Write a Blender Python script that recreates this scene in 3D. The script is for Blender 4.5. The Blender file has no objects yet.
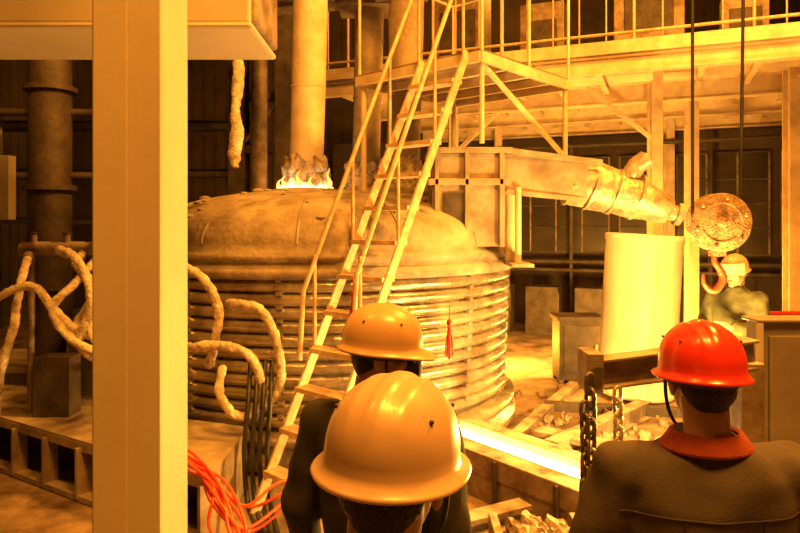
import bpy, math, random
from mathutils import Vector, Matrix, noise
random.seed(7)
S = bpy.context.scene
COL = S.collection
V = Vector

# ------------------------------------------------------------------ materials
def mat(name, c1, c2=None, rough=.6, metal=0., scale=6., bump=.25, bscale=None, emit=None, estr=0., detail=6, contrast=(.35,.68), coat=0., dust=None):
    m = bpy.data.materials.new(name); m.use_nodes = True
    nt = m.node_tree; N = nt.nodes; L = nt.links
    b = N["Principled BSDF"]
    b.inputs["Roughness"].default_value = rough
    b.inputs["Metallic"].default_value = metal
    if coat: b.inputs["Coat Weight"].default_value = coat; b.inputs["Coat Roughness"].default_value=.12
    tc = N.new("ShaderNodeTexCoord")
    if c2 is None: c2 = tuple(x*.75 for x in c1)
    n = N.new("ShaderNodeTexNoise"); n.inputs["Scale"].default_value = scale; n.inputs["Detail"].default_value = detail
    n.inputs["Roughness"].default_value = .65
    r = N.new("ShaderNodeValToRGB")
    r.color_ramp.elements[0].position = contrast[0]; r.color_ramp.elements[1].position = contrast[1]
    r.color_ramp.elements[0].color = (*c2, 1); r.color_ramp.elements[1].color = (*c1, 1)
    L.new(tc.outputs["Object"], n.inputs["Vector"]); L.new(n.outputs["Fac"], r.inputs["Fac"])
    out = r.outputs["Color"]
    if dust:
        # settled dust: lies on upward facing surfaces, broken up by noise
        g = N.new("ShaderNodeNewGeometry"); sx = N.new("ShaderNodeSeparateXYZ"); L.new(g.outputs["Normal"], sx.inputs[0])
        mr = N.new("ShaderNodeMapRange"); mr.inputs[1].default_value=.1; mr.inputs[2].default_value=.9; L.new(sx.outputs["Z"], mr.inputs[0])
        n3 = N.new("ShaderNodeTexNoise"); n3.inputs["Scale"].default_value=5; n3.inputs["Detail"].default_value=6; L.new(tc.outputs["Object"], n3.inputs["Vector"])
        mr2 = N.new("ShaderNodeMapRange"); mr2.inputs[1].default_value=.35; mr2.inputs[2].default_value=.65; L.new(n3.outputs["Fac"], mr2.inputs[0])
        mu = N.new("ShaderNodeMath"); mu.operation='MULTIPLY'; L.new(mr.outputs[0],mu.inputs[0]); L.new(mr2.outputs[0],mu.inputs[1])
        mx = N.new("ShaderNodeMix"); mx.data_type='RGBA'; L.new(mu.outputs[0], mx.inputs[0]); L.new(out, mx.inputs[6]); mx.inputs[7].default_value=(*dust,1)
        out = mx.outputs[2]
    L.new(out, b.inputs["Base Color"])
    if bump:
        n2 = N.new("ShaderNodeTexNoise"); n2.inputs["Scale"].default_value = bscale or scale*4; n2.inputs["Detail"].default_value = 5
        bp = N.new("ShaderNodeBump"); bp.inputs["Strength"].default_value = bump; bp.inputs["Distance"].default_value = .02
        L.new(tc.outputs["Object"], n2.inputs["Vector"]); L.new(n2.outputs["Fac"], bp.inputs["Height"]); L.new(bp.outputs["Normal"], b.inputs["Normal"])
    if emit:
        b.inputs["Emission Color"].default_value = (*emit, 1); b.inputs["Emission Strength"].default_value = estr
    return m

D=(.56,.49,.40)
m_col   = mat("painted_column", (.54,.48,.41), (.48,.42,.35), .5, 0, 2, .04, 40)
m_steel = mat("rusty_steel", (.36,.30,.26), (.14,.09,.07), .55, .3, 5, .4, dust=D)
m_dark  = mat("dark_steel", (.10,.08,.07), (.04,.03,.03), .6, .3, 5, .3)
m_rail  = mat("rail_paint", (.66,.54,.40), (.42,.28,.17), .5, .1, 12, .2)
m_coil  = mat("water_cooled_coil", (.64,.58,.48), (.24,.18,.13), .25, .65, 3, .35, 22)
m_roof  = mat("furnace_roof_dust", (.40,.34,.29), (.17,.125,.095), .9, 0, 3.0, .7, 18, dust=(.46,.40,.34))
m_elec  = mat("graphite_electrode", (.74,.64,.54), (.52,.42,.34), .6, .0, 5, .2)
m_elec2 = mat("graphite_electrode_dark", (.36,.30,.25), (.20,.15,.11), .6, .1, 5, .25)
m_refr  = mat("refractory_collar", (.66,.58,.5), (.15,.10,.08), .95, 0, 14, 1., 30)
m_hose  = mat("fibre_wrapped_hose", (.78,.72,.64), (.36,.29,.23), .85, 0, 16, .9, 40)
m_wrap  = mat("foil_wrap", (.54,.48,.39), (.24,.18,.13), .4, .4, 9, 1., 14)
m_duct  = mat("dusty_duct_plate", (.40,.33,.28), (.18,.135,.10), .7, .1, 4, .4, 14, dust=D)
m_white = mat("white_painted_steel", (.85,.82,.76), (.75,.70,.62), .45, 0, 3, .08, 30)
m_floor = mat("dusty_floor", (.40,.30,.23), (.08,.05,.035), .8, 0, 2.4, .8, 9)
m_deck  = mat("deck_plate", (.42,.34,.28), (.14,.10,.075), .55, .2, 2.2, .4, 14, dust=(.48,.41,.34))
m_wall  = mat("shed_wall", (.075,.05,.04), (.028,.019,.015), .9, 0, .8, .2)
m_ceil  = mat("roof_sheet", (.2,.15,.12), (.1,.07,.05), .9, 0, 1, .1)
m_slab  = mat("mezzanine_plate", (.76,.66,.52), (.54,.44,.33), .6, .1, 2, .15)
m_beam  = mat("mezzanine_beam", (.74,.63,.48), (.50,.38,.27), .5, .1, 4, .15)
m_win   = mat("dusty_glass", (.05,.035,.025), (.02,.015,.012), .35, 0, 3, .05)
m_cab   = mat("cabinet_paint", (.30,.28,.25), (.22,.19,.16), .45, .1, 3, .1)
m_red   = mat("red_paint", (.65,.03,.02), (.4,.02,.01), .4, 0, 10, .1)
m_hook  = mat("worn_red_hook", (.45,.07,.03), (.2,.05,.03), .5, .2, 12, .3)
m_rhose = mat("red_rubber_hose", (.9,.12,.06), (.75,.09,.04), .4, 0, 10, .05)
m_black = mat("black_rubber", (.03,.03,.03), (.015,.015,.015), .45, 0, 10, .2)
m_cable = mat("steel_rope", (.05,.04,.04), (.02,.02,.02), .5, .4, 30, .3)
m_chain = mat("chain_steel", (.65,.58,.45), (.4,.32,.22), .35, .5, 20, .3)
m_dchain= mat("chain_dark", (.16,.14,.12), (.06,.05,.04), .4, .5, 20, .3)
m_block = mat("hook_block_steel", (.44,.30,.19), (.15,.085,.05), .7, .1, 16, .9)
m_melt  = mat("molten_steel", (1,.8,.4), (1,.7,.3), .4, 0, 10, 0, emit=(1,.74,.30), estr=26)
m_hot   = mat("red_hot_trough_lip", (.5,.2,.1), (.4,.12,.06), .7, 0, 10, .3, emit=(1,.26,.02), estr=1.4)
m_flame = mat("port_flame", (1,.5,.2), (1,.4,.1), .6, 0, 10, 0, emit=(1,.42,.08), estr=1.8)
m_slag  = mat("slag_rubble", (.42,.33,.25), (.12,.08,.06), .9, 0, 8, .8, 20)
m_skin  = mat("skin", (.50,.30,.21), (.42,.24,.17), .5, 0, 8, .1, 60)
m_hair  = mat("black_hair", (.02,.015,.012), (.01,.008,.006), .5, 0, 60, .8, 150)
m_eye   = mat("eye_white", (.75,.72,.68), (.75,.72,.68), .2, 0, 4, 0)
m_lip   = mat("lips", (.42,.18,.14), (.38,.15,.12), .5, 0, 8, 0)
m_hy    = mat("yellow_hard_hat", (.54,.38,.28), (.50,.35,.25), .36, 0, 3, .02, 30, coat=.2)
m_ho    = mat("orange_hard_hat", (.58,.37,.22), (.54,.34,.19), .36, 0, 3, .02, 30, coat=.2)
m_hr    = mat("red_hard_hat", (.74,.045,.03), (.66,.035,.025), .28, 0, 3, .02, 30, coat=.3)
m_jgrey = mat("grey_work_jacket", (.095,.077,.08), (.06,.048,.05), .9, 0, 7, .12, 160)
m_seam  = mat("jacket_seam", (.05,.04,.04), (.04,.03,.03), .9, 0, 7, .1, 120)
m_jred  = mat("red_collar_cloth", (.34,.06,.035), (.24,.04,.025), .9, 0, 12, .15, 120)
m_jblk  = mat("black_shirt", (.028,.024,.024), (.014,.012,.012), .85, 0, 12, .12, 160)
m_jgrn  = mat("green_work_jacket", (.10,.11,.055), (.045,.05,.03), .9, 0, 14, .2, 90)
m_jblu  = mat("navy_work_jacket", (.05,.05,.07), (.03,.03,.04), .9, 0, 12, .12, 160)
m_trou  = mat("dark_trousers", (.08,.07,.07), (.05,.045,.04), .9, 0, 12, .12, 160)
m_boot  = mat("boot_leather", (.04,.03,.025), (.02,.015,.01), .5, 0, 20, .3)
m_strap = mat("helmet_strap", (.05,.045,.04), (.03,.03,.03), .7, 0, 20, .2)
m_visor = mat("face_shield", (.75,.6,.35), (.6,.5,.3), .2, 0, 6, .05)
m_mask  = mat("dust_mask", (.07,.06,.06), (.04,.04,.04), .7, 0, 20, .3)

# ------------------------------------------------------------------ mesh builder
class B:
    def __init__(s, T=None):
        s.v=[]; s.f=[]; s.m=[]; s.sm=[]; s.mats=[]; s.T=T or Matrix.Identity(4)
    def mi(s, m):
        if m not in s.mats: s.mats.append(m)
        return s.mats.index(m)
    def add(s, vs, fs, m, smooth=False):
        o=len(s.v); k=s.mi(m)
        s.v += [s.T@V(p) for p in vs]
        for f in fs:
            s.f.append([i+o for i in f]); s.m.append(k); s.sm.append(smooth)
    def box(s, c, size, m, R=None):
        x,y,z=[q/2 for q in size]; R=R or Matrix.Identity(3); c=V(c)
        vs=[c+R@V(p) for p in [(-x,-y,-z),(x,-y,-z),(x,y,-z),(-x,y,-z),(-x,-y,z),(x,-y,z),(x,y,z),(-x,y,z)]]
        s.add(vs,[(0,3,2,1),(4,5,6,7),(0,1,5,4),(1,2,6,5),(2,3,7,6),(3,0,4,7)],m)
    def bbox(s, lo, hi, m):
        s.box([(a+b)/2 for a,b in zip(lo,hi)],[b-a for a,b in zip(lo,hi)],m)
    def beam(s, p0, p1, w, h, m, up=(0,0,1)):
        p0=V(p0);p1=V(p1);d=(p1-p0); z=d.normalized(); x=z.cross(V(up))
        if x.length<1e-4: x=z.cross(V((0,1,0)))
        x.normalize(); y=x.cross(z)
        R=Matrix((x,z,y)).transposed()
        s.box((p0+p1)/2,(w,d.length,h),m,R)
    def ibeam(s,p0,p1,w,h,t,m,up=(0,0,1)):
        p0=V(p0);p1=V(p1);z=(p1-p0).normalized();x=z.cross(V(up))
        if x.length<1e-4: x=z.cross(V((0,1,0)))
        x.normalize(); y=x.cross(z)
        s.beam(p0+y*(h-t)/2,p1+y*(h-t)/2,w,t,m,up); s.beam(p0-y*(h-t)/2,p1-y*(h-t)/2,w,t,m,up); s.beam(p0,p1,t,h-2*t,m,up)
    def tube(s, pts, r, m, n=12, smooth=True, sub=0, caps=True):
        pts=[V(p) for p in pts]
        rs = list(r) if hasattr(r,'__len__') else [r]*len(pts)
        if sub:
            P=[];RR=[]
            for i in range(len(pts)-1):
                a=pts[max(i-1,0)];b=pts[i];c=pts[i+1];d=pts[min(i+2,len(pts)-1)]
                for k in range(sub):
                    t=k/sub
                    P.append(.5*((2*b)+(c-a)*t+(2*a-5*b+4*c-d)*t*t+(3*b-a-3*c+d)*t**3)); RR.append(rs[i]*(1-t)+rs[i+1]*t)
            P.append(pts[-1]);RR.append(rs[-1]); pts=P;rs=RR
        vs=[];fs=[];pu=None
        for i,p in enumerate(pts):
            d=(pts[min(i+1,len(pts)-1)]-pts[max(i-1,0)]).normalized()
            if pu is None:
                u=d.cross(V((0,0,1)))
                if u.length<.05: u=d.cross(V((1,0,0)))
            else: u=pu-d*pu.dot(d)
            u.normalize(); pu=u; w=d.cross(u)
            for k in range(n):
                a=2*math.pi*k/n; vs.append(p+(u*math.cos(a)+w*math.sin(a))*rs[i])
        for i in range(len(pts)-1):
            for k in range(n):
                fs.append((i*n+k,i*n+(k+1)%n,(i+1)*n+(k+1)%n,(i+1)*n+k))
        s.add(vs,fs,m,smooth)
        if caps:
            o=(len(pts)-1)*n
            s.add(vs[:n],[tuple(range(n))[::-1]],m); s.add(vs[o:],[tuple(range(n))],m)
    def lathe(s, prof, c, m, n=64, R=None, smooth=True, sx=1, sy=1):
        c=V(c); R=R or Matrix.Identity(3); vs=[];fs=[]
        for (r,z) in prof:
            for k in range(n):
                a=2*math.pi*k/n; vs.append(c+R@V((r*sx*math.cos(a),r*sy*math.sin(a),z)))
        for i in range(len(prof)-1):
            for k in range(n): fs.append((i*n+k,i*n+(k+1)%n,(i+1)*n+(k+1)%n,(i+1)*n+k))
        s.add(vs,fs,m,smooth)
    def ell(s,c,r,m,R=None,n=20):
        rr=r if hasattr(r,'__len__') else (r,r,r); c=V(c);R=R or Matrix.Identity(3)
        vs=[c+R@V((0,0,rr[2]))];h=n//2
        for i in range(1,h):
            t=math.pi*i/h
            for k in range(n):
                a=2*math.pi*k/n
                vs.append(c+R@V((rr[0]*math.sin(t)*math.cos(a),rr[1]*math.sin(t)*math.sin(a),rr[2]*math.cos(t))))
        vs.append(c+R@V((0,0,-rr[2]))); fs=[]
        for k in range(n):
            fs.append((0,1+k,1+(k+1)%n)); e=len(vs)-1; o=1+(h-2)*n
            fs.append((e,o+(k+1)%n,o+k))
        for i in range(h-2):
            for k in range(n):
                a=1+i*n; fs.append((a+k,a+n+k,a+n+(k+1)%n,a+(k+1)%n))
        s.add(vs,fs,m,True)
    def limb(s,pts,rs,m):
        for i in range(len(pts)-1):
            s.tube([pts[i],pts[i+1]],[rs[i],rs[i+1]],m,n=18)
        for p,r in zip(pts,rs): s.ell(p,r,m,n=18)
    def loft(s,secs,m,n=28):
        vs=[];fs=[]
        for (cx,cy,z,rx,ry) in secs:
            for k in range(n):
                a=2*math.pi*k/n; ca,sa=math.cos(a),math.sin(a)
                e=.85
                vs.append(V((cx+rx*math.copysign(abs(ca)**e,ca),cy+ry*math.copysign(abs(sa)**e,sa),z)))
        for i in range(len(secs)-1):
            for k in range(n): fs.append((i*n+k,i*n+(k+1)%n,(i+1)*n+(k+1)%n,(i+1)*n+k))
        fs.append(tuple(range(n))[::-1]); o=(len(secs)-1)*n; fs.append(tuple(range(o,o+n)))
        s.add(vs,fs,m,True)
    def prism(s,poly,z0,z1,m):
        n=len(poly); vs=[(x,y,z0) for x,y in poly]+[(x,y,z1) for x,y in poly]
        fs=[tuple(range(n))[::-1],tuple(range(n,2*n))]+[(i,(i+1)%n,n+(i+1)%n,n+i) for i in range(n)]
        s.add(vs,fs,m)
    def build(s,name,parent=None,bevel=0,loc=None,rotz=0):
        me=bpy.data.meshes.new(name); me.from_pydata([tuple(p) for p in s.v],[],s.f)
        for m in s.mats: me.materials.append(m)
        me.polygons.foreach_set("material_index",s.m); me.polygons.foreach_set("use_smooth",s.sm); me.update()
        o=bpy.data.objects.new(name,me); COL.objects.link(o)
        if parent: o.parent=parent
        if loc: o.location=loc
        o.rotation_euler[2]=rotz
        if bevel:
            b=o.modifiers.new("bevel","BEVEL"); b.width=bevel; b.segments=2; b.limit_method='ANGLE'
        return o

def empty(name,loc=(0,0,0),rotz=0):
    e=bpy.data.objects.new(name,None); COL.objects.link(e); e.location=loc; e.rotation_euler[2]=rotz; e.empty_display_size=.2
    return e

def rz(a): return Matrix.Rotation(a,3,'Z')

# ------------------------------------------------------------------ room shell
X0,X1,Y0,Y1,ZC=-8,11,-4,17,9
b=B(); b.bbox((X0,Y0,-.2),(X1,Y1,0),m_floor); b.build("floor")
b=B(); b.bbox((X0,Y0,ZC),(X1,Y1,ZC+.15),m_ceil); b.build("ceiling")
def ribwall(name,p0,p1,z0,z1,m,step=.3):
    b=B(); p0=V(p0);p1=V(p1);d=(p1-p0);L=d.length;d.normalize()
    b.beam((p0.x,p0.y,(z0+z1)/2),(p1.x,p1.y,(z0+z1)/2),.12,z1-z0,m)
    n=int(L/step)
    nrm=V((0,0,1)).cross(d)
    for i in range(n):
        q=p0+d*(i+.5)*step
        b.box((q.x+nrm.x*.07,q.y+nrm.y*.07,(z0+z1)/2),(.1 if abs(d.x)>.5 else .04,.04 if abs(d.x)>.5 else .1,z1-z0),m)
    return b.build(name)
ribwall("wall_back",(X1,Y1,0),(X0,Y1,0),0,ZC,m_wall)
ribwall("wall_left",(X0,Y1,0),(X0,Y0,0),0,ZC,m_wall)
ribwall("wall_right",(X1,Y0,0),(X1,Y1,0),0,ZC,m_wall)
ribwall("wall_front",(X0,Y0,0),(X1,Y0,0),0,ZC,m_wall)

# ------------------------------------------------------------------ left foreground column
b=B()
b.bbox((-1.232,2.6,0),(-.96,2.615,5.2),m_col); b.bbox((-1.232,2.925,0),(-.96,2.94,5.2),m_col)
b.bbox((-.975,2.6,0),(-.96,2.94,5.2),m_col); b.bbox((-1.232,2.6,0),(-1.217,2.94,5.2),m_col)
b.bbox((-1.226,2.594,0),(-1.09,2.6,5.2),m_col)
b.bbox((-1.4,2.45,0),(-.8,3.1,.03),m_steel)
b.build("steel_column",bevel=.006)

# ------------------------------------------------------------------ furnace
FC=V((-.8,7.3,0)); FR=2.0
F=empty("ladle_refining_furnace")
b=B()
prof=[(0.3,.25),(FR-.12,.25),(FR-.12,.3)]
nr=11; z0=.36; z1=1.60; pitch=(z1-z0)/nr
for i in range(nr):
    for k in range(9):
        a=-math.pi/2+math.pi*k/8
        zz=z0+pitch*(i+.5)+math.sin(a)*pitch*.47
        base=FR-.10+.06*(i/nr)
        prof.append((base+math.cos(a)*.06,zz))
    prof.append((base-.012,z0+pitch*(i+1)))
prof+= [(FR-.05,1.61),(FR-.05,1.62)]
b.lathe(prof,FC,m_coil,n=128); b.build("coil_shell",F)
b=B()
for k in range(14):
    a=2*math.pi*k/14+.13
    for i in range(nr):
        rr_=FR-.055+.06*(i/nr); zc=z0+pitch*(i+1)
        b.box((FC.x+rr_*math.cos(a),FC.y+rr_*math.sin(a),zc),(.05,.05,.035),m_coil,rz(a))
b.build("coil_clamps",F)
b=B()
b.lathe([(1.7,.02),(FR+.02,.02),(FR+.06,.06),(FR+.06,.14),(FR-.02,.17),(FR-.02,.22),(FR+.05,.24),(FR+.05,.30),(FR-.1,.33)],FC,m_coil,n=96)
b.build("base_ring",F)
b=B()
def droof(t): return (FR-.03)*max(0,math.cos(t*math.pi/2))**.8, 1.83+.60*math.sin(t*math.pi/2)**.85
roof=[(FR-.1,1.6),(FR+.03,1.6),(FR+.05,1.62),(FR+.05,1.68),(FR+.0,1.70),(FR+.0,1.74),(FR+.03,1.76),(FR+.03,1.80),(FR-.03,1.83)]
for k in range(1,21):
    r_,z_=droof(k/20); roof.append((max(r_,.01),z_))
b.lathe(roof,FC,m_roof,n=96); b.build("dome_roof",F)
b=B()
for k in range(14):
    a=2*math.pi*k/14+.2
    pts=[]
    for j in range(8):
        r_,z_=droof(.04+.5*j/7)
        pts.append(FC+V((r_*math.cos(a),r_*math.sin(a),z_+.005)))
    b.tube(pts,.010,m_roof,n=8)
rq=random.Random(9)
for k in range(46):
    a=rq.uniform(math.pi,2*math.pi)+.1; tq=rq.uniform(.25,.8); r_,z_=droof(tq); q=rq.uniform(.015,.045)
    b.ell(FC+V((r_*math.cos(a),r_*math.sin(a),z_+q*.2)),(q*1.5,q,q*.6),m_roof,n=8)
b.build("roof_pipes",F)
b=B()
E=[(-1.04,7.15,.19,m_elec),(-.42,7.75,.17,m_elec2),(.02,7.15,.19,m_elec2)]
for (x,y,r,m) in E:
    b.tube([(x,y,2.2),(x+.05,y,4.2),(x+.1,y,7.8)],[r*.95,r,r],m,n=32)
    for zz in (3.55,5.2): b.tube([(x+.03,y,zz),(x+.03,y,zz+.02)],r+.004,m,n=32)
b.build("electrodes",F)
b=B()
for (x,y,r,m) in E:
    vs=[];n=40;rows=14
    for i in range(rows):
        for k in range(n):
            a=2*math.pi*k/n; z=2.34+.44*i/(rows-1)
            rr=r+.035+.07*noise.noise(V((x*7+math.cos(a)*2.5,math.sin(a)*2.5,z*9)))+(.05*(1-i/(rows-1)))
            vs.append((x+rr*math.cos(a),y+rr*math.sin(a),z+.09*noise.noise(V((math.cos(a)*2,math.sin(a)*2+x,i*.6)))))
    fs=[(i*n+k,i*n+(k+1)%n,(i+1)*n+(k+1)%n,(i+1)*n+k) for i in range(rows-1) for k in range(n)]
    b.add(vs,fs,m_refr,False)
    b.lathe([(r+.2,2.3),(r+.22,2.38),(r+.2,2.43),(r+.10,2.45)],(x,y,0),m_roof,n=32)
b.build("electrode_port_collars",F)
b=B()
for (x,y,r,m) in E[:1]:
    b.lathe([(r+.12,2.455),(r+.0,2.465)],(x,y,0),m_melt,n=24)
b.build("hot_gap",F)
b=B(); rf=random.Random(5)
for (x,y,r,m),cnt in zip(E,(9,2,0)):
    for k in range(cnt):
        a=2*math.pi*k/9+rf.uniform(-.2,.2)-.3; h=rf.uniform(.10,.27) if m is m_elec else .14; q=r+.085
        px,py=x+q*math.cos(a),y+q*math.sin(a)
        b.tube([(px,py,2.43),(px+.02*math.cos(a*3),py,2.43+h*.35),(px-.02,py,2.43+h*.7),(px+.01,py,2.43+h)],[.018,.024,.012,.002],m_flame,n=8,sub=3)
b.build("port_flames",F)
b=B()
for (x,y,r,m) in E:
    b.bbox((x-.3,y-.28,4.6),(x+.3,y+.28,5.1),m_steel)
    b.beam((x,y,4.85),(x-4.2,y+1.0,4.85),.3,.34,m_steel)
b.build("electrode_arms",F)

b=B()
b.bbox((.30,6.05,1.85),(.98,6.75,2.72),m_duct)
b.bbox((.26,6.0,2.72),(1.04,6.8,2.77),m_duct)
b.bbox((.26,6.0,2.42),(1.0,6.04,2.48),m_duct)
b.bbox((.40,6.03,1.95),(.62,6.05,2.35),m_dark)
for xx in (.34,.62,.94): b.bbox((xx-.02,6.0,1.85),(xx+.02,6.05,2.72),m_duct)
b.build("exhaust_box",F,bevel=.006)
b=B()
b.beam((.95,6.35,2.55),(1.75,6.2,2.45),.5,.34,m_duct)
b.beam((1.0,6.06,2.74),(1.85,5.95,2.62),.05,.05,m_duct)
b.beam((1.0,6.08,2.36),(1.7,5.97,2.28),.05,.04,m_duct)
b.tube([(1.6,6.22,2.46),(1.85,6.18,2.42),(2.1,6.12,2.33),(2.35,6.05,2.24),(2.5,6.02,2.18)],[.21,.23,.20,.16,.12],m_wrap,n=28,sub=6)
b.tube([(2.44,6.02,2.19),(2.58,5.98,2.14)],.075,m_wrap,n=20)
b.tube([(2.54,5.985,2.155),(2.59,5.98,2.14)],.105,m_steel,n=24)
b.tube([(2.12,6.1,2.44),(2.2,6.03,2.60),(2.3,6.03,2.66)],[.1,.09,.10],m_wrap,n=4)
for t in (1.62,1.8,2.0,2.2): b.tube([(t,6.2-(t-1.6)*.15,2.47-(t-1.6)*.25),(t+.03,6.2-(t-1.6)*.15,2.46-(t-1.6)*.25)],.235-.03*(t-1.6),m_wrap,n=28)
o=b.build("exhaust_duct",F)
tx=bpy.data.textures.new("wrapnoise",'CLOUDS'); tx.noise_scale=.09
d=o.modifiers.new("d","DISPLACE"); d.texture=tx; d.strength=.035; d.texture_coords='GLOBAL'
b=B()
b.tube([(1.08,6.35,1.7),(1.08,6.35,2.45)],.055,m_beam,n=16)
b.tube([(.5,6.3,1.9),(.5,6.3,2.2)],.15,m_steel,n=20)
b.tube([(1.1,6.05,1.7),(1.1,6.05,2.4)],.03,m_beam,n=12)
b.box((1.12,6.2,1.68),(.2,.6,.03),m_steel)
b.build("duct_supports",F)

# launder with molten metal
LA=V((.42,5.5,0)); LB=V((1.40,4.27,0)); ld=(LB-LA).normalized(); ln=V((-ld.y,ld.x,0))
b=B()
b.beam(LA+V((0,0,.1)),LB+V((0,0,.1)),.54,.2,m_steel)
b.beam(LA-ln*.19+V((0,0,.27)),LB-ln*.19+V((0,0,.27)),.18,.16,m_steel)
b.beam(LA+ln*.19+V((0,0,.29)),LB+ln*.19+V((0,0,.29)),.16,.18,m_steel)
b.beam(LA+V((0,0,.25)),LB+V((0,0,.25)),.22,.13,m_melt)
b.beam(LA-ln*.115+V((0,0,.33)),LB-ln*.115+V((0,0,.33)),.025,.05,m_hot); b.beam(LA+ln*.12+V((0,0,.35)),LB+ln*.12+V((0,0,.35)),.025,.07,m_hot)
for t in (.15,.5,.85):
    p=LA.lerp(LB,t); b.beam(p-ln*.29+V((0,0,.0)),p-ln*.29+V((0,0,.34)),.05,.03,m_dark,(1,0,0))
b.build("molten_steel_launder",bevel=.008)

# ------------------------------------------------------------------ stair ladder + landing
ST=empty("access_stair")
r=V((.67,.743,0)); t=V((.743,-.67,0))
A0=V((-1.03,4.6,0)); HT=3.55; Lh=1.85
b=B()
def sp(f,side,dz=0): return A0+r*Lh*f+t*(.5*side)+V((0,0,HT*f+dz))
for sd in (0,1):
    b.beam(sp(0,sd),sp(1,sd),.02,.075,m_rail,up=(-r.x,-r.y,.5))
    b.tube([sp(.22,sd,.25) if sd==0 else sp(.26,sd,.25),sp(.24,sd,.7) if sd==0 else sp(.28,sd,.7),sp(.6,sd,.78),sp(1.0,sd,.85),sp(1.12,sd,.9)],.019,m_rail,n=12)
    for f in (.3,.52,.76,.97): b.tube([sp(f,sd),sp(f,sd,.76+.08*(f-.3))],.014,m_rail,n=10)
for i in range(1,13):
    f=i/13
    b.beam(sp(f,0),sp(f,1),.14,.035,m_rail)
b.build("stair_ladder",ST)
b=B()
Q=A0+r*(Lh+.03)+V((0,0,HT))
def lp(a,c,z=0): return Q+r*a+t*c+V((0,0,z))
vs=[lp(0,-.9),lp(0,.62),lp(1.6,.62),lp(1.6,-.9)]
b.prism([(p.x,p.y) for p in vs],HT-.02,HT+.02,m_deck)
for p,q in [(0,1),(1,2),(2,3),(3,0)]: b.beam(vs[p]-V((0,0,.05)),vs[q]-V((0,0,.05)),.04,.09,m_beam)
for a in (.4,.8,1.2): b.beam(lp(a,-.9,-.06),lp(a,.62,-.06),.04,.08,m_beam)
def post(a,c,z0,z1,rr=.02): b.tube([lp(a,c,z0-HT),lp(a,c,z1-HT)],rr,m_beam,n=10)
post(.05,.60,2.76,HT,.022)
pp=lp(1.55,.6); b.tube([(pp.x,pp.y,2.5),(pp.x,pp.y,HT)],.026,m_beam,n=10)
pp=lp(1.55,.6); b.beam(lp(.05,.6,-.1),(pp.x,pp.y,2.75),.035,.035,m_beam)
pp=lp(1.55,-.85); b.tube([(pp.x,pp.y,1.9),(pp.x,pp.y,HT)],.03,m_beam,n=10)
pp=lp(.05,-.85); b.tube([(pp.x,pp.y,2.2),(pp.x,pp.y,HT)],.03,m_beam,n=10)
for (a,c) in [(0.02,.62),(.8,.62),(1.58,.62),(1.58,-.2),(1.58,-.88),(.8,-.88),(.02,-.88)]:
    post(a,c,HT,HT+1.1,.016)
b.tube([lp(.02,.62,1.1),lp(1.58,.62,1.1),lp(1.58,-.88,1.1),lp(.02,-.88,1.1)],.016,m_beam,n=10)
b.build("landing_platform",ST)

# ------------------------------------------------------------------ mezzanine
MP=empty("mezzanine_platform")
O=V((4.5,7.4,0)); ma=V((-.9265,.3763,0)); mb=V((.3763,.9265,0))
def MZ(s,tt,z=0): return O+ma*s+mb*tt+V((0,0,z))
b=B(); Z=4.15
SA,SB,TD=-3.6,6.3,5.0; SW=8.6
ps=[MZ(SA,0),MZ(SB,0),MZ(SB,TD),MZ(SA,TD)]
b.prism([(p.x,p.y) for p in ps][::-1],Z,Z+.06,m_slab)
b.ibeam(MZ(SA,.05,Z-.06),MZ(SB,.05,Z-.06),.14,.26,.02,m_beam)
b.beam(MZ(SA,-.03,Z+.12),MZ(SB,-.03,Z+.12),.015,.16,m_beam)
for tt in (1.7,3.3,4.9): b.ibeam(MZ(SA,tt,Z-.15),MZ(SB,tt,Z-.15),.15,.3,.02,m_beam)
s=SA+.2
while s<SB:
    b.ibeam(MZ(s,.1,Z-.07),MZ(s,TD,Z-.07),.08,.13,.012,m_beam); s+=.62
for s,tt in [(1.5,1.0),(1.0,2.2),(-.2,1.5),(4.6,1.7),(6.1,1.7),(-2.5,.2),(4.6,4.8),(1.3,4.8)]:
    p=MZ(s,tt); b.ibeam((p.x,p.y,0),(p.x,p.y,Z-.01),.15,.18,.02,m_beam,up=(0,1,0))
b.beam(MZ(1.5,1.0,3.2),MZ(2.4,1.0,4.0),.06,.06,m_beam); b.beam(MZ(4.6,1.7,3.2),MZ(3.7,1.7,4.0),.06,.06,m_beam)
b.build("deck_and_frame",MP)
b=B()
s=SA+.05; i=0
while s<SB:
    th=.02 if i%4==0 else .011
    b.tube([MZ(s,.02,Z+.05),MZ(s,.02,Z+1.15)],th,m_rail,n=8); s+=.33; i+=1
for z in (.3,1.15): b.tube([MZ(SA,.02,Z+z),MZ(SB,.02,Z+z)],.02,m_rail,n=10)
b.build("railing",MP)
b=B()
for k,(s,w,h) in enumerate([(-1.5,.8,1.6),(.3,.6,1.2),(1.6,1.0,1.9),(3.2,.7,1.4),(4.6,.9,1.8)]):
    p=MZ(s,2.2,Z+.06+h/2); b.box(p,(w,.5,h),m_steel,rz(-.386)); p=MZ(s,1.94,Z+.06+h*.6); b.box(p,(w*.7,.02,h*.4),m_dark,rz(-.386))
b.tube([MZ(-3,3,Z+2.4),MZ(6,3,Z+2.4)],.12,m_steel,n=16)
b.build("deck_equipment",MP,bevel=.01)
b=B()
b.beam(MZ(SA,5.09,Z/2-.1),MZ(SW,5.09,Z/2-.1),.08,Z-.2,m_wall)
for k in range(30):
    q=MZ(SA+.2+k*.41,5.03,0); b.box((q.x,q.y,.7),(.12,.04,1.4),m_wall,rz(math.atan2(ma.y,ma.x)))
b.build("wall_partition")
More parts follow.
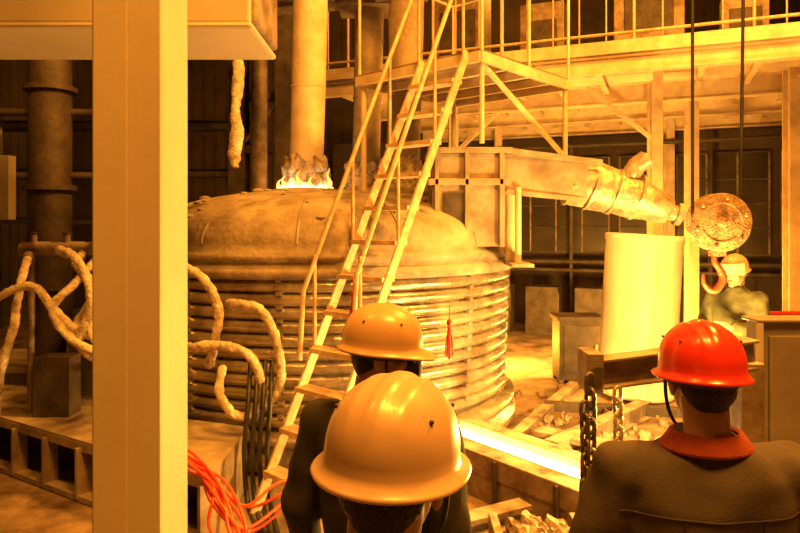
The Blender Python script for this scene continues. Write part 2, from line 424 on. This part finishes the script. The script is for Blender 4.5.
for wi,(sa,sb) in enumerate([(-3,-.6),(-.4,2.2),(2.4,5.0),(5.2,7.8)]):
    b=B()
    b.beam(MZ(sa,5.03,2.45),MZ(sb,5.03,2.45),.02,1.9,m_win)
    nn=5
    for k in range(nn+1):
        q=sa+(sb-sa)*k/nn; b.beam(MZ(q,5.0,1.5),MZ(q,5.0,3.4),.03,.03,m_steel,up=(1,0,0))
    for z in (1.5,2.0,2.45,2.9,3.4): b.beam(MZ(sa,5.0,z),MZ(sb,5.0,z),.03,.03,m_dark)
    b.build("window_%d"%(wi+1))
b=B()
for k in range(4):
    p=MZ(2.6+k*.9,3.9); b.box((p.x,p.y,.45),(.6,.5,.9),m_dark,rz(-.386)); b.box((p.x,p.y-.26,.6),(.45,.02,.4),m_dark,rz(-.386))
b.build("control_cabinets",bevel=.01)
b=B()
for k in range(5):
    b.tube([(3.5+k*.55,7.0,0),(3.5+k*.55,7.0,1.1)],.022,m_red if k%2 else m_rail,n=10)
for z in (.55,1.1): b.tube([(3.5,7.0,z),(5.7,7.0,z)],.022,m_red,n=10)
b.build("guard_rail")
b=B()
for z in (1.15,1.32,3.62): b.tube([MZ(-3.4,4.7,z),MZ(6.1,4.7,z)],.045,m_dark,n=12)
for s in (-1.5,.6,3.1,5.6): b.beam(MZ(s,4.7,.0),MZ(s,4.7,3.6),.06,.06,m_dark,up=(1,0,0))
b.build("service_pipework",MP)

# ------------------------------------------------------------------ left: girder, pipes, deck
b=B()
b.bbox((-4.6,4.0,3.29),(-.92,4.7,3.95),m_col); b.bbox((-4.6,3.96,3.89),(-.9,4.74,3.97),m_col); b.bbox((-4.6,3.96,3.25),(-.9,4.74,3.29),m_col)
b.bbox((-.94,4.02,3.30),(-.88,4.68,3.9),m_steel)
b.tube([(-4.5,4.35,0),(-4.5,4.35,3.25)],.22,m_steel,n=24)
b.build("gantry_girder",bevel=.02)
b=B()
deck=[(-1.2,4.1),(-1.2,5.15),(-1.9,5.42),(-2.6,6.05),(-3.0,7.0),(-3.05,8.4),(-5.8,8.4),(-5.8,6.95)]
b.prism(deck,.41,.45,m_deck)
fa=V((-1.22,4.14,0));fb=V((-5.75,6.94,0))
b.beam(fa+V((0,0,.4)),fb+V((0,0,.4)),.05,.06,m_deck); b.beam(fa+V((0,0,.03)),fb+V((0,0,.03)),.1,.04,m_deck)
fd=(fb-fa).normalized()
for k in range(13):
    p=fa+fd*(.02+k*.44); b.beam(p+V((0,0,.03)),p+V((0,0,.4)),.025,.12,m_deck,up=(fd.y,-fd.x,0))
inn=V((.3,.5,0)).normalized()*.35
b.beam(fa+inn+V((-.2,.1,.2)),fb+inn+V((0,0,.2)),.03,.4,m_dark)
b.bbox((-1.24,4.2,0),(-1.2,5.1,.41),m_deck)
b.build("furnace_deck")
b=B()
b.bbox((-4.2,2.9,0.0),(-1.45,4.0,.05),m_deck)
for k in range(6): b.bbox((-4.1+k*.5,2.95,.05),(-4.04+k*.5,3.9,.11),m_steel)
b.build("floor_plate_stack")
b=B()
b.tube([(-3.55,6.6,.45),(-3.55,6.6,7.5)],.2,m_dark,n=28)
for z in (1.4,2.4,3.4): b.tube([(-3.55,6.6,z),(-3.55,6.6,z+.05)],.25,m_dark,n=28)
b.tube([(-3.85,6.2,.45),(-3.85,6.2,7)],.025,m_rail,n=12); b.tube([(-3.05,6.9,.45),(-3.05,6.9,7)],.06,m_steel,n=12)
b.tube([(-2.75,7.6,.45),(-2.75,7.6,7)],.09,m_dark,n=12)
for z in (2.55,3.2): b.tube([(-5.6,6.5,z),(-2.7,6.7,z)],.04,m_dark,n=12)
b.box((-3.75,6.1,2.4),(.22,.12,.6),m_cab); b.box((-3.05,6.75,2.3),(.2,.15,.3),m_steel)
b.tube([(-3.85,6.2,2.9),(-3.75,6.1,2.95),(-3.75,6.1,2.7)],.02,m_black,n=8,sub=4)
b.build("riser_pipes")
b=B()
for (x,y) in [(-2.45,9.9),(-1.75,9.9)]: b.ibeam((x,y,0),(x,y,7.5),.25,.3,.02,m_dark,up=(0,1,0))
for z in (1.6,2.4,3.2,4.0,4.8,5.6): b.beam((-2.45,9.9,z),(-1.75,9.9,z),.12,.12,m_dark)
for z in (1.6,3.2,4.8): b.beam((-2.45,9.85,z),(-1.75,9.85,z+.8),.05,.05,m_steel)
b.tube([(-2.1,9.7,0),(-2.1,9.7,5)],.12,m_steel,n=20)
b.build("electrode_mast")
b=B()
for z in (2.1,2.9,3.7):
    b.beam((-7.5,11,z),(-2.8,11,z),.5,.08,m_dark)
    for k in range(8): b.tube([(-7.4,10.8+k*.05,z+.07),(-2.9,10.8+k*.05,z+.07)],.02,m_black,n=6)
for x in (-7.3,-5.1,-2.9): b.beam((x,11,0),(x,11,4),.1,.1,m_dark,up=(0,1,0))
b.build("cable_tray_rack")
VM=empty("hose_manifold_station")
b=B()
b.bbox((-2.95,5.75,.45),(-2.45,6.0,1.15),m_steel); b.bbox((-2.9,5.72,.55),(-2.5,5.75,1.05),m_dark)
b.tube([(-3.2,5.5,1.85),(-2.1,5.5,1.85)],.06,m_steel,n=16)
for k in range(4):
    x=-3.1+k*.28; b.tube([(x,5.5,1.85),(x,5.5,1.98)],.03,m_steel,n=10); b.lathe([(.03,1.98),(.05,1.985),(.03,1.99)],(x,5.5,0),m_dark,n=16)
for x in (-3.15,-2.15): b.tube([(x,5.55,.45),(x,5.55,1.85)],.03,m_steel,n=10)
b.box((-2.35,5.45,1.95),(.22,.12,.18),m_steel); b.box((-2.9,5.5,.7),(.3,.2,.5),m_dark)
b.build("valve_manifold",VM)

txh=bpy.data.textures.new("hosenoise",'CLOUDS'); txh.noise_scale=.05
def hose(name,paths,r,m,par):
    b=B()
    for p in paths:
        b.tube(p,r,m,n=14,sub=10)
        b.tube([p[0],V(p[0])+(V(p[1])-V(p[0])).normalized()*.06],r*1.25,m_steel,n=12)
    o=b.build(name,par); d=o.modifiers.new("d","DISPLACE"); d.texture=txh; d.strength=r*.9; d.texture_coords='GLOBAL'
    return o
hose("wrapped_hoses",[
 [(-3.1,5.42,1.8),(-2.98,5.1,1.58),(-2.95,4.95,1.25),(-3.05,4.95,.9),(-3.3,5.3,.5)],
 [(-2.8,5.42,1.8),(-2.62,5.0,1.86),(-2.4,4.85,1.78),(-2.3,4.85,1.45),(-2.42,4.9,1.15),(-2.3,5.2,.9),(-2.5,5.7,.8)],
 [(-2.5,5.42,1.8),(-2.5,5.0,1.6),(-2.62,4.9,1.42),(-2.45,4.85,1.2),(-2.2,4.85,1.1),(-2.0,5.1,1.15)],
 [(-3.4,5.0,1.2),(-3.0,4.9,1.52),(-2.75,4.9,1.58),(-2.6,4.9,1.4),(-2.35,4.9,1.22),(-2.1,5.0,1.25)],
 [(-2.3,5.42,1.8),(-2.25,5.0,1.65),(-2.35,4.9,1.3),(-2.1,4.9,1.0),(-1.9,5.1,1.0)],
 [(-2.65,5.42,1.8),(-2.55,5.1,1.75),(-2.35,5.0,1.55),(-2.5,5.0,1.2),(-2.3,5.1,1.0),(-2.0,5.2,1.05)],
],.032,m_hose,VM)
hose("furnace_cooling_hoses",[
 [(-2.0,5.45,1.55),(-1.72,5.0,1.72),(-1.5,4.9,1.66),(-1.37,4.9,1.42),(-1.42,4.95,1.12),(-1.5,5.1,.95)],
 [(-1.9,5.5,1.0),(-1.58,4.95,1.12),(-1.32,4.85,1.15),(-1.12,4.85,1.07),(-1.04,4.9,.85),(-1.08,5.0,.6)],
 [(-1.4,5.3,1.4),(-1.25,4.95,1.45),(-1.05,4.85,1.42),(-.93,4.85,1.22),(-.9,4.9,.9),(-.98,4.9,.72),(-1.2,4.85,.62),(-1.36,4.9,.78),(-1.42,5.2,.9)],
],.035,m_hose,F)
b=B()
for k in range(4):
    x=-1.13+k*.055
    b.tube([(x-.02,5.0,1.0),(x+.01,4.8,.75),(x,4.72,.4),(x+.03,4.70,0.03),(x+.2,4.3-k*.05,.03)],.018,m_black,n=8,sub=6)
b.build("black_cable_bundle",F)
b=B()
rr=random.Random(3)
for k in range(8):
    j=lambda s: rr.uniform(-s,s)
    b.tube([(-1.7,4.5+.03*k,.47),(-1.38,4.2+j(.1),.49+.012*k),(-1.12+j(.07),3.88+j(.07),.50),(-.98+j(.12),3.7+j(.08),.28+j(.1)),(-.85+j(.15),3.6+j(.2),.06),(-.6+j(.2),3.5+j(.3),.03),(-.5,3.2+j(.3),.03)],.009,m_rhose,n=8,sub=8)
for k in range(4):
    j=lambda s: rr.uniform(-s,s)
    b.tube([(-1.25,4.12+.03*k,.47),(-1.1+j(.05),3.9,.38+.05*k),(-.92,3.85+j(.1),.24+.05*k),(-.75+j(.05),3.95,.30+.06*k),(-.6,4.1,.44),(-.45,4.2,.3),(-.3,4.2,.03)],.009,m_rhose,n=8,sub=8)
b.build("red_hoses")
b=B()
b.tube([(-1.5,6.0,7.5),(-1.5,6.0,3.7)],.012,m_cable,n=8)
b.tube([(-1.5,6.0,3.7),(-1.49,6.0,3.5),(-1.5,6.0,3.3),(-1.52,6.0,3.1),(-1.5,6.0,2.9),(-1.53,6.0,2.7),(-1.52,6,2.58)],[.03,.05,.055,.04,.06,.06,.03],m_hose,n=14,sub=6)
o=b.build("hanging_wrapped_cable"); d=o.modifiers.new("d","DISPLACE"); d.texture=txh; d.strength=.04; d.texture_coords='GLOBAL'

# ------------------------------------------------------------------ right objects
b=B()
Rt=Matrix.Rotation(.06,3,'Y')
c=V((2.82,7.8,0.03))
b.lathe([(0,0.0),(.43,0),(.45,.02),(.45,.06),(.44,.07),(.44,1.82),(.45,1.84),(.45,1.90),(.43,1.91),(.41,1.88),(0,1.86)],c,m_white,n=64,R=Rt)
b.box(c+Rt@V((0,-.445,.9)),(.012,.01,1.7),m_col,Rt)
b.build("white_steel_drum_vessel")
b=B()
b.bbox((2.05,8.35,.05),(2.62,8.75,.86),m_dark); b.bbox((2.02,8.32,.82),(2.65,8.78,.87),m_dark)
for x in (2.08,2.59):
    for y in (8.38,8.72): b.bbox((x-.03,y-.03,0),(x+.03,y+.03,.06),m_steel)
b.bbox((2.1,8.335,.15),(2.57,8.35,.76),m_dark); b.bbox((2.5,8.32,.4),(2.53,8.34,.52),m_rail)
b.build("tool_cabinet",bevel=.006)

b=B()
hc=V((2.44,5.0,2.07)); Rd=rz(-.1)@Matrix.Rotation(math.pi/2,3,'X')
Rh=rz(-.1)
def hq(p): return hc+Rh@V(p)
for dy in (-.075,.055):
    b.lathe([(0,0),(.20,0),(.215,.006),(.222,.014),(.215,.02),(0,.02)],hq((0,dy,0)),m_block,n=48,R=Rd)
b.lathe([(0,0),(.175,0),(.16,.02),(.16,.04),(.175,.06),(0,.06)],hq((0,.03,0)),m_dark,n=40,R=Rd)
b.lathe([(.0,0),(.045,0),(.04,.02),(0,.025)],hq((0,-.09,0)),m_block,n=24,R=Rd)
b.lathe([(.14,0),(.15,.006),(.16,0)],hq((0,-.095,0)),m_block,n=40,R=Rd)
for k in range(6):
    a=k*math.pi/3+.3; b.lathe([(0,.012),(.014,.01),(.016,0)],hq((.185*math.cos(a),-.093,.185*math.sin(a))),m_steel,n=8,R=Rd)
b.bbox((hc.x-.05,4.96,hc.z-.26),(hc.x+.05,5.04,hc.z-.17),m_block)
b.tube([hc+V(p) for p in [(-.02,0,-.24),(-.02,0,-.30),(.02,0,-.36),(.045,0,-.43),(0,0,-.51),(-.05,0,-.52),(-.10,0,-.47),(-.11,0,-.40)]],[.02,.022,.026,.03,.03,.025,.018,.01],m_hook,n=14,sub=5)
b.tube([(hc.x-.19,5.0,hc.z+.05),(hc.x-.19,5.0,8.8)],.013,m_cable,n=8)
b.tube([(hc.x+.18,5.0,hc.z+.08),(hc.x+.26,5.0,8.8)],.013,m_cable,n=8)
b.build("crane_hook_block")

b=B()
b.bbox((1.66,3.0,.02),(2.6,3.12,1.60),m_cab); b.bbox((1.64,2.98,1.60),(2.62,3.13,1.615),m_cab)
b.bbox((1.64,2.98,.05),(1.67,3.0,1.60),m_col)
b.bbox((1.70,2.985,.15),(2.55,3.0,1.54),m_cab)
for z in (.3,.36,.42): b.bbox((1.8,2.975,z),(2.3,2.985,z+.02),m_dark)
b.bbox((1.74,2.96,.8),(1.76,2.985,.95),m_steel)
b.build("control_cabinet",bevel=.008)

CR=empty("chain_lifting_rig")
b=B()
b.ibeam((.86,2.85,1.40),(1.58,2.9,1.48),.10,.13,.014,m_steel)
b.bbox((.80,2.77,1.33),(.87,2.93,1.50),m_steel)
b.tube([(.84,2.75,1.42),(.84,2.95,1.42)],.03,m_dark,n=14)
b.beam((1.55,2.9,0),(1.55,2.9,1.44),.1,.1,m_steel,up=(0,1,0))
b.build("lifting_beam",CR,bevel=.004)
def chain(name,x,y,z0,z1,s,m,dx=0):
    b=B(); L=.075*s; n=int((z1-z0)/(L*.72)); rr=.0085*s
    for i in range(n):
        z=z1-i*L*.72; xx=x+dx*math.sin(i*.5)
        pts=[]
        for k in range(13):
            a=2*math.pi*k/12
            u=math.cos(a)*.019*s; w=math.sin(a)*.019*s+(L/2-.019*s)*(1 if math.sin(a)>=0 else -1)*(1 if abs(math.sin(a))>.01 else 0)
            ang=(math.pi/2 if i%2 else 0)+.5
            pts.append((xx+u*math.cos(ang),y+u*math.sin(ang),z+w))
        b.tube(pts,rr,m,n=8,caps=False)
    return b.build(name,CR)
chain("chain_1",.80,2.74,0.05,1.38,1.15,m_dchain,.004)
chain("chain_2",.765,2.70,.05,1.28,1.0,m_dchain,.006)
chain("chain_3",.93,2.78,.75,1.32,1.0,m_chain,.004)

def tassel(name,p):
    b=B(); p=V(p)
    b.tube([p+V((0,0,.22)),p+V((0,0,.1))],.004,m_red,n=6)
    b.ell(p+V((0,0,.09)),(.022,.022,.028),m_red); b.ell(p+V((0,0,.05)),(.016,.016,.014),m_red)
    for k in range(22):
        a=k*2.4; q=.006+.012*(k%3)/2
        b.tube([p+V((q*.5*math.cos(a),q*.5*math.sin(a),.045)),p+V((q*1.6*math.cos(a),q*1.6*math.sin(a),-.08)),p+V((q*1.8*math.cos(a),q*1.8*math.sin(a),-.16-.01*(k%4)))],.004,m_red,n=5)
    return b.build(name)
tassel("red_tassel",(.38,5.0,1.21))
tassel("red_tassel.001",(-.34,4.72,1.46))

b=B()
b.ibeam((1.3,5.6,.1),(2.6,6.9,.1),.14,.18,.016,m_steel)
b.beam((.95,5.9,.04),(2.2,8.2,.04),.12,.08,m_steel); b.beam((1.3,6.1,.12),(2.3,5.3,.12),.2,.05,m_steel)
b.beam((1.7,5.0,.05),(2.9,5.5,.05),.16,.1,m_steel); b.beam((1.6,7.2,.05),(3.2,6.9,.05),.08,.1,m_dark)
b.beam((2.6,4.6,.03),(3.3,6.3,.03),.3,.05,m_deck)
b.beam((.1,4.0,.16),(.85,4.4,.16),.14,.04,m_steel); b.beam((.1,4.0,.04),(.85,4.4,.04),.2,.08,m_steel)
b.beam((.1,3.5,.03),(.5,4.3,.03),.12,.06,m_steel)
b.bbox((.55,3.7,0),(1.1,4.05,.10),m_deck); b.bbox((.55,3.7,.1),(.6,4.05,.26),m_steel); b.bbox((1.05,3.7,.1),(1.1,4.05,.26),m_steel)
b.build("scrap_steel_beams",bevel=.004)
b=B(); rg=random.Random(11)
def rock(b,c,r,m):
    n=10; off=rg.uniform(0,50); vs=[];h=6
    c=V(c); vs.append(c+V((0,0,r*.8)))
    for i in range(1,h):
        tt=math.pi*i/h
        for k in range(n):
            a=2*math.pi*k/n; d=V((math.sin(tt)*math.cos(a),math.sin(tt)*math.sin(a),math.cos(tt)))
            vs.append(c+d*r*(1+.55*noise.noise(d*1.7+V((off,0,0)))))
    vs.append(c-V((0,0,r*.8))); fs=[]
    for k in range(n):
        fs.append((0,1+k,1+(k+1)%n)); e=len(vs)-1;o=1+(h-2)*n; fs.append((e,o+(k+1)%n,o+k))
    for i in range(h-2):
        for k in range(n): a=1+i*n; fs.append((a+k,a+n+k,a+n+(k+1)%n,a+(k+1)%n))
    b.add(vs,fs,m,False)
for k in range(420):
    x=rg.uniform(.1,4.2); y=rg.uniform(3.6,8.2)
    if (V((x,y,0))-FC).length<2.2: continue
    if (V((x,y,0))-V((2.82,7.8,0))).length<.6: continue
    if (V((x,y,0))-V((2.95,5.7,0))).length<.4: continue
    pr=(V((x,y,0))-LA); al=pr.dot(ld)
    if -.2<al<1.8 and abs(pr.dot(ln))<.40: continue
    q=rg.uniform(.012,.06); rock(b,(x,y,q*.5),q,m_slag)
for k in range(26): 
    q=rg.uniform(.04,.09); rock(b,(.85+rg.uniform(-.18,.18),3.85+rg.uniform(-.13,.13),.14+rg.uniform(0,.12)),q,m_slag)
b.build("slag_rubble")

# ------------------------------------------------------------------ people
txc=bpy.data.textures.new("clothnoise",'CLOUDS'); txc.noise_scale=.16; txc.noise_depth=1
def finish(o,vox,disp=0,smooth=4):
    md=o.modifiers.new("remesh","REMESH"); md.mode='VOXEL'; md.voxel_size=vox; md.use_smooth_shade=True
    s=o.modifiers.new("smooth","SMOOTH"); s.factor=.5; s.iterations=smooth
    if disp:
        d=o.modifiers.new("folds","DISPLACE"); d.texture=txc; d.strength=disp; d.texture_coords='LOCAL'; d.mid_level=.5
    return o
def hardhat(P,T,m,name="hard_hat",brimw=1.,front=1.):
    b=B(T); n=96; rows=22; vs=[];fs=[]
    rx,ry,h=.108,.134,.128
    def shell(ph,th):
        x=rx*math.sin(th)*math.cos(ph); y=ry*math.sin(th)*math.sin(ph)
        z=h*math.cos(th)**.8 if th<math.pi/2-1e-4 else 0
        k=0
        fade=max(0,min(1,(1.35-th)/.35))
        for cx,w,hh in ((0,.016,.004),(.042,.009,.002),(-.042,.009,.002)):
            q=abs(x-cx)/w
            if q<1: k=max(k,hh*(1-q**4))
        z+=k*fade
        return V((x,y,z))
    for i in range(rows):
        th=(math.pi/2)*i/(rows-1)
        for k in range(n): vs.append(shell(2*math.pi*k/n,th))
    def ring(ex,z,fe):
        for k in range(n):
            ph=2*math.pi*k/n; f=max(0,math.sin(ph))**3; e=ex*brimw+fe*f*front
            vs.append(V(((rx+e)*math.cos(ph),(ry+e)*math.sin(ph),z-.012*f*(1 if fe else 0))))
    ring(.003,-.010,0); ring(.012,-.018,.036); ring(.015,-.022,.040); ring(.013,-.026,.036); ring(.0,-.018,0)
    ring(-.006,.01,0)
    tot=rows+6
    for i in range(tot-1):
        for k in range(n): fs.append((i*n+k,i*n+(k+1)%n,(i+1)*n+(k+1)%n,(i+1)*n+k))
    b.add(vs,fs,m,True)
    for sx in (-1,1):
        for q in (.06,-.06): b.ell((sx*.080,q,.078),(.004,.004,.004),m_dark,n=10)
    b.build(name,P)
    b=B(T)
    b.lathe([(.93,-.04),(.95,-.04),(.95,.0),(.93,.0)],(0,0,0),m_strap,n=40,sx=.098,sy=.115)
    for sx in (-1,1): b.tube([(sx*.092,.02,-.02),(sx*.085,.03,-.10),(sx*.05,.06,-.165),(0,.075,-.185)],.005,m_strap,n=6,sub=5)
    b.build(name+"_harness",P)
def hand(P,wrist,dirn,palm_n,thumb_side,m=m_skin,name="hand",curl=.6,T=None):
    b=B(T); w=V(wrist); d=V(dirn).normalized(); nrm=V(palm_n); nrm=(nrm-d*nrm.dot(d)).normalized(); sd=d.cross(nrm)*thumb_side
    R=Matrix((sd,d,nrm)).transposed()
    b.ell(w+d*.055,(.042,.055,.018),m,R); b.limb([w-d*.03,w+d*.02],[.026,.028],m)
    for k,(off,L) in enumerate([(.031,.072),(.011,.08),(-.010,.075),(-.031,.06)]):
        p=w+d*.085+sd*off; pts=[p-d*.03,p]; dd=d.copy()
        for j,fr in enumerate((.45,.32,.23)):
            dd=(dd+nrm*curl*(.5+.3*j)).normalized(); p=p+dd*L*fr; pts.append(p)
        b.limb(pts,[.011,.0105,.0095,.0085,.0075],m)
    p=w+d*.03+sd*.03; pts=[p]
    for j,(vv,L) in enumerate([((sd*.8+d*.6+nrm*.2),.038),((sd*.35+d+nrm*.4),.03),((d+nrm*.5),.024)]): p=p+vv.normalized()*L; pts.append(p)
    b.limb(pts,[.015,.012,.0105,.0085],m)
    return finish(b.build(name,P),.0035,0,2)
def person(name,loc,yaw,jacket,hat,scale=1.,head_pitch=0,head_yaw=0,head_roll=0,armR=None,armL=None,collar=None,mask=False,visor=False,wide=1.,brimw=1.,front=1.):
    P=empty(name,loc,yaw); P.scale=(scale,)*3
    b=B(); b.loft([(0,0,.80,.14,.10),(0,0,.86,.165,.115),(0,0,.95,.17,.12),(0,0,1.06,.155,.11)],m_trou)
    for sx in (-1,1):
        b.limb([(sx*.09,0,.88),(sx*.105,.015,.50),(sx*.115,-.01,.11)],[.098,.072,.058],m_trou)
    finish(b.build("trousers",P),.013,.014)
    b=B()
    for sx in (-1,1):
        b.limb([(sx*.115,-.03,.045),(sx*.12,.06,.042),(sx*.13,.15,.035)],[.045,.045,.035],m_boot); b.limb([(sx*.115,-.015,.05),(sx*.115,-.012,.16)],[.048,.05],m_boot)
        b.box((sx*.12,.05,.012),(.095,.27,.024),m_boot)
    finish(b.build("boots",P),.008)
    b=B(); W=wide
    b.loft([(0,0,.86,.180*W,.130),(0,0,.96,.185*W,.133),(0,.0,1.08,.180*W,.128),(0,.0,1.22,.200*W,.138),(0,0,1.34,.215*W,.138),(0,-.005,1.41,.20*W,.122),(0,-.01,1.46,.155*W,.10),(0,-.012,1.495,.105,.085),(0,-.012,1.525,.078,.074)],jacket)
    aR=armR or [(.205,0,1.405),(.265,-.035,1.14),(.27,.06,.90)]
    aL=armL or [(-.205,0,1.405),(-.265,-.035,1.14),(-.27,.06,.90)]
    aR=[(p[0]*W,p[1],p[2]) for p in aR]; aL=[(p[0]*W,p[1],p[2]) for p in aL]
    for a in (aR,aL):
        b.limb([V(a[0])*.5+V((0,0,.70)),a[0],a[1],a[2]],[.085,.082,.064,.052],jacket)
    J=finish(b.build("jacket",P),.011,.035,5)
    for a,side,nm in ((aR,1,"hand_right"),(aL,-1,"hand_left")):
        dd=(V(a[2])-V(a[1])).normalized(); pn=V((-side,0,.0)) if abs(dd.x)<.8 else V((0,0,-1))
        hand(P,V(a[2])+dd*.04,dd,pn,1,name=nm,curl=.45)
    if collar:
        b=B(); b.lathe([(.074,1.522),(.080,1.530),(.087,1.526),(.098,1.508),(.110,1.490),(.112,1.482),(.104,1.478),(.09,1.478)],(0,-.02,0),collar,n=48,sx=1.1,sy=.86)
        b.build("collar",P)
        dg=bpy.context.evaluated_depsgraph_get(); dg.update()
        ev=J.evaluated_get(dg)
        def surf(x,z):
            ok,loc_,nn_,_=ev.ray_cast(V((x,-1,z)),V((0,1,0)))
            return loc_+V((0,-.001,0)) if ok else None
        b=B()
        for path in ([(-.22*W+.44*W*i/30,1.33) for i in range(31)],[(-.10,1.325-.02*i) for i in range(20)],[(.10,1.325-.02*i) for i in range(20)]):
            pts=[surf(*q) for q in path]; pts=[q for q in pts if q is not None]
            if len(pts)>3: b.tube(pts,.0025,m_seam,n=6)
        if b.v: b.build("jacket_seams",P)
    piv=V((0,-.01,1.545))
    T=Matrix.Translation(piv)@Matrix.Rotation(head_yaw,4,'Z')@Matrix.Rotation(-head_pitch,4,'X')@Matrix.Rotation(head_roll,4,'Y')@Matrix.Translation(V((0,.02,.11)))
    b=B(T)
    b.ell((0,-.012,.03),(.077,.096,.088),m_skin); b.ell((0,.025,-.035),(.062,.070,.085),m_skin); b.ell((0,.075,-.098),(.026,.022,.02),m_skin)
    b.limb([(0,.088,.02),(0,.115,-.024)],[.010,.014],m_skin); b.ell((.012,.102,-.028),.009,m_skin); b.ell((-.012,.102,-.028),.009,m_skin)
    b.ell((0,.094,-.06),(.024,.012,.010),m_skin); b.ell((0,.078,.028),(.055,.018,.010),m_skin)
    for sx in (-1,1):
        b.ell((sx*.080,-.008,-.012),(.010,.020,.032),m_skin,Matrix.Rotation(sx*.35,3,'Z')); b.ell((sx*.045,.06,-.025),(.022,.022,.02),m_skin)
    b.limb([(0,-.02,-.05),(0,-.035,-.12),(0,-.04,-.17)],[.062,.058,.064],m_skin)
    finish(b.build("head",P),.0055,0,2)
    b=B(T)
    for sx in (-1,1):
        b.ell((sx*.031,.084,.006),(.0135,.010,.009),m_eye,n=14); b.ell((sx*.031,.092,.006),(.0055,.004,.0055),m_hair,n=10); b.tube([(sx*.016,.093,.026),(sx*.034,.096,.031),(sx*.05,.085,.026)],.003,m_hair,n=6)
    b.ell((0,.104,-.057),(.020,.005,.0035),m_lip,n=12); b.ell((0,.103,-.064),(.018,.005,.004),m_lip,n=12)
    b.build("face_details",P)
    b=B(T)
    b.ell((0,-.022,.034),(.081,.094,.088),m_hair); b.ell((0,-.050,-.015),(.072,.056,.055),m_hair); b.ell((0,-.058,-.05),(.05,.035,.03),m_hair)
    finish(b.build("hair",P),.006,.006,1)
    if hat:
        hardhat(P,T@Matrix.Translation(V((0,-.005,.035)))@Matrix.Rotation(-.04,4,'X'),hat,brimw=brimw,front=front)
    if mask:
        b=B(T); b.ell((0,.078,-.05),(.058,.055,.05),m_mask); 
        for sx in (-1,1): b.tube([(sx*.05,.07,-.045),(sx*.08,0,-.02),(sx*.06,-.07,0)],.004,m_mask,n=6,sub=4)
        finish(b.build("dust_mask",P),.006)
        b=B(T)
        for sx in (-1,1): b.lathe([(.0,0),(.026,0),(.028,.012),(.024,.014)],(sx*.032,.092,.008),m_mask,n=20,R=Matrix.Rotation(-math.pi/2,3,'X'))
        b.tube([(-.058,.08,.008),(0,.108,.01),(.058,.08,.008)],.008,m_mask,n=8,sub=4); b.build("goggles",P)
    if visor:
        b=B(T); vs=[];nn=16
        for i in range(8):
            for k in range(nn+1):
                a=math.pi*(.12+.76*k/nn); vs.append((.125*math.cos(a),.15*math.sin(a),.10-.10*i/7))
        fs=[(i*(nn+1)+k,i*(nn+1)+k+1,(i+1)*(nn+1)+k+1,(i+1)*(nn+1)+k) for i in range(7) for k in range(nn)]
        b.add(vs,fs,m_visor,True); b.build("face_shield",P)
    return P

person("worker_in_yellow_hard_hat",(-.024,1.06,0),-.1,m_jblu,m_hy,.993,head_pitch=.0,head_yaw=-.25,head_roll=.06,brimw=1.3)
person("worker_in_orange_hard_hat",(-.075,2.12,0),-.35,m_jblk,m_ho,.987,head_pitch=.04,head_yaw=-1.25,mask=True)
person("worker_in_red_hard_hat",(.815,1.75,0),-.02,m_jgrey,m_hr,.985,collar=m_jred,head_pitch=.02,wide=1.12,
       armR=[(.205,0,1.41),(.29,.02,1.14),(.22,.24,1.02)],armL=[(-.205,0,1.41),(-.29,.02,1.14),(-.22,.24,1.02)])
person("worker_in_green_jacket",(2.95,5.7,0),2.2,m_jgrn,m_hy,.99,head_pitch=.15,visor=True,
       armR=[(.195,0,1.415),(.27,.06,1.15),(.16,.28,1.16)],armL=[(-.195,0,1.415),(-.27,.05,1.15),(-.14,.3,1.2)])

# ------------------------------------------------------------------ lights
OR=(1,.35,.03)
def area(name,loc,target,size,power,col=OR,sy=None):
    l=bpy.data.lights.new(name,'AREA'); l.energy=power; l.color=col; l.size=size
    if sy: l.shape='RECTANGLE'; l.size_y=sy
    o=bpy.data.objects.new(name,l); COL.objects.link(o); o.location=loc
    o.rotation_euler=(V(target)-V(loc)).to_track_quat('-Z','Y').to_euler(); return o
def point(name,loc,power,col=OR,r=.15):
    l=bpy.data.lights.new(name,'POINT'); l.energy=power; l.color=col; l.shadow_soft_size=r
    o=bpy.data.objects.new(name,l); COL.objects.link(o); o.location=loc; return o
area("high_bay_lamp_light",(1.5,.5,7.5),(.3,4,1),1.6,960)
area("furnace_hall_lamp_light",(3.5,4.5,7.8),(.5,6.5,1.5),1.0,1150)
area("left_bay_lamp_light",(-2.5,1.5,7.5),(-2.5,6,1),1.2,230)
point("tapping_glow_light",(2.15,4.6,.8),900,(1,.49,.08),.15)
point("mezz_underside_fill_light",(3.0,8.9,.5),950,(1,.45,.06),.25)  # added fill hidden behind the drum, brightens the mezzanine underside; no ladle here
point("rear_underside_fill_light",(1.6,9.6,.35),180,(1,.38,.03),.15)  # second added fill, low behind the furnace, lifts the mezzanine underside and back
point("mezz_back_fill_light",(3.5,13.0,7.2),500,(1,.38,.03),.2)  # unseen light added above the frame to brighten back wall and railing

w=bpy.data.worlds.new("World"); S.world=w; w.use_nodes=True
w.node_tree.nodes["Background"].inputs[0].default_value=(1,.3,.03,1); w.node_tree.nodes["Background"].inputs[1].default_value=.05

cam=bpy.data.cameras.new("camera"); co=bpy.data.objects.new("camera",cam); COL.objects.link(co)
co.location=(0,0,2.05); co.rotation_euler=(math.pi/2,0,0); cam.lens=29.25; cam.sensor_width=36; cam.shift_y=-.0519; cam.clip_start=.05
S.camera=co
S.view_settings.view_transform='Standard'; S.view_settings.look='None'; S.view_settings.exposure=0
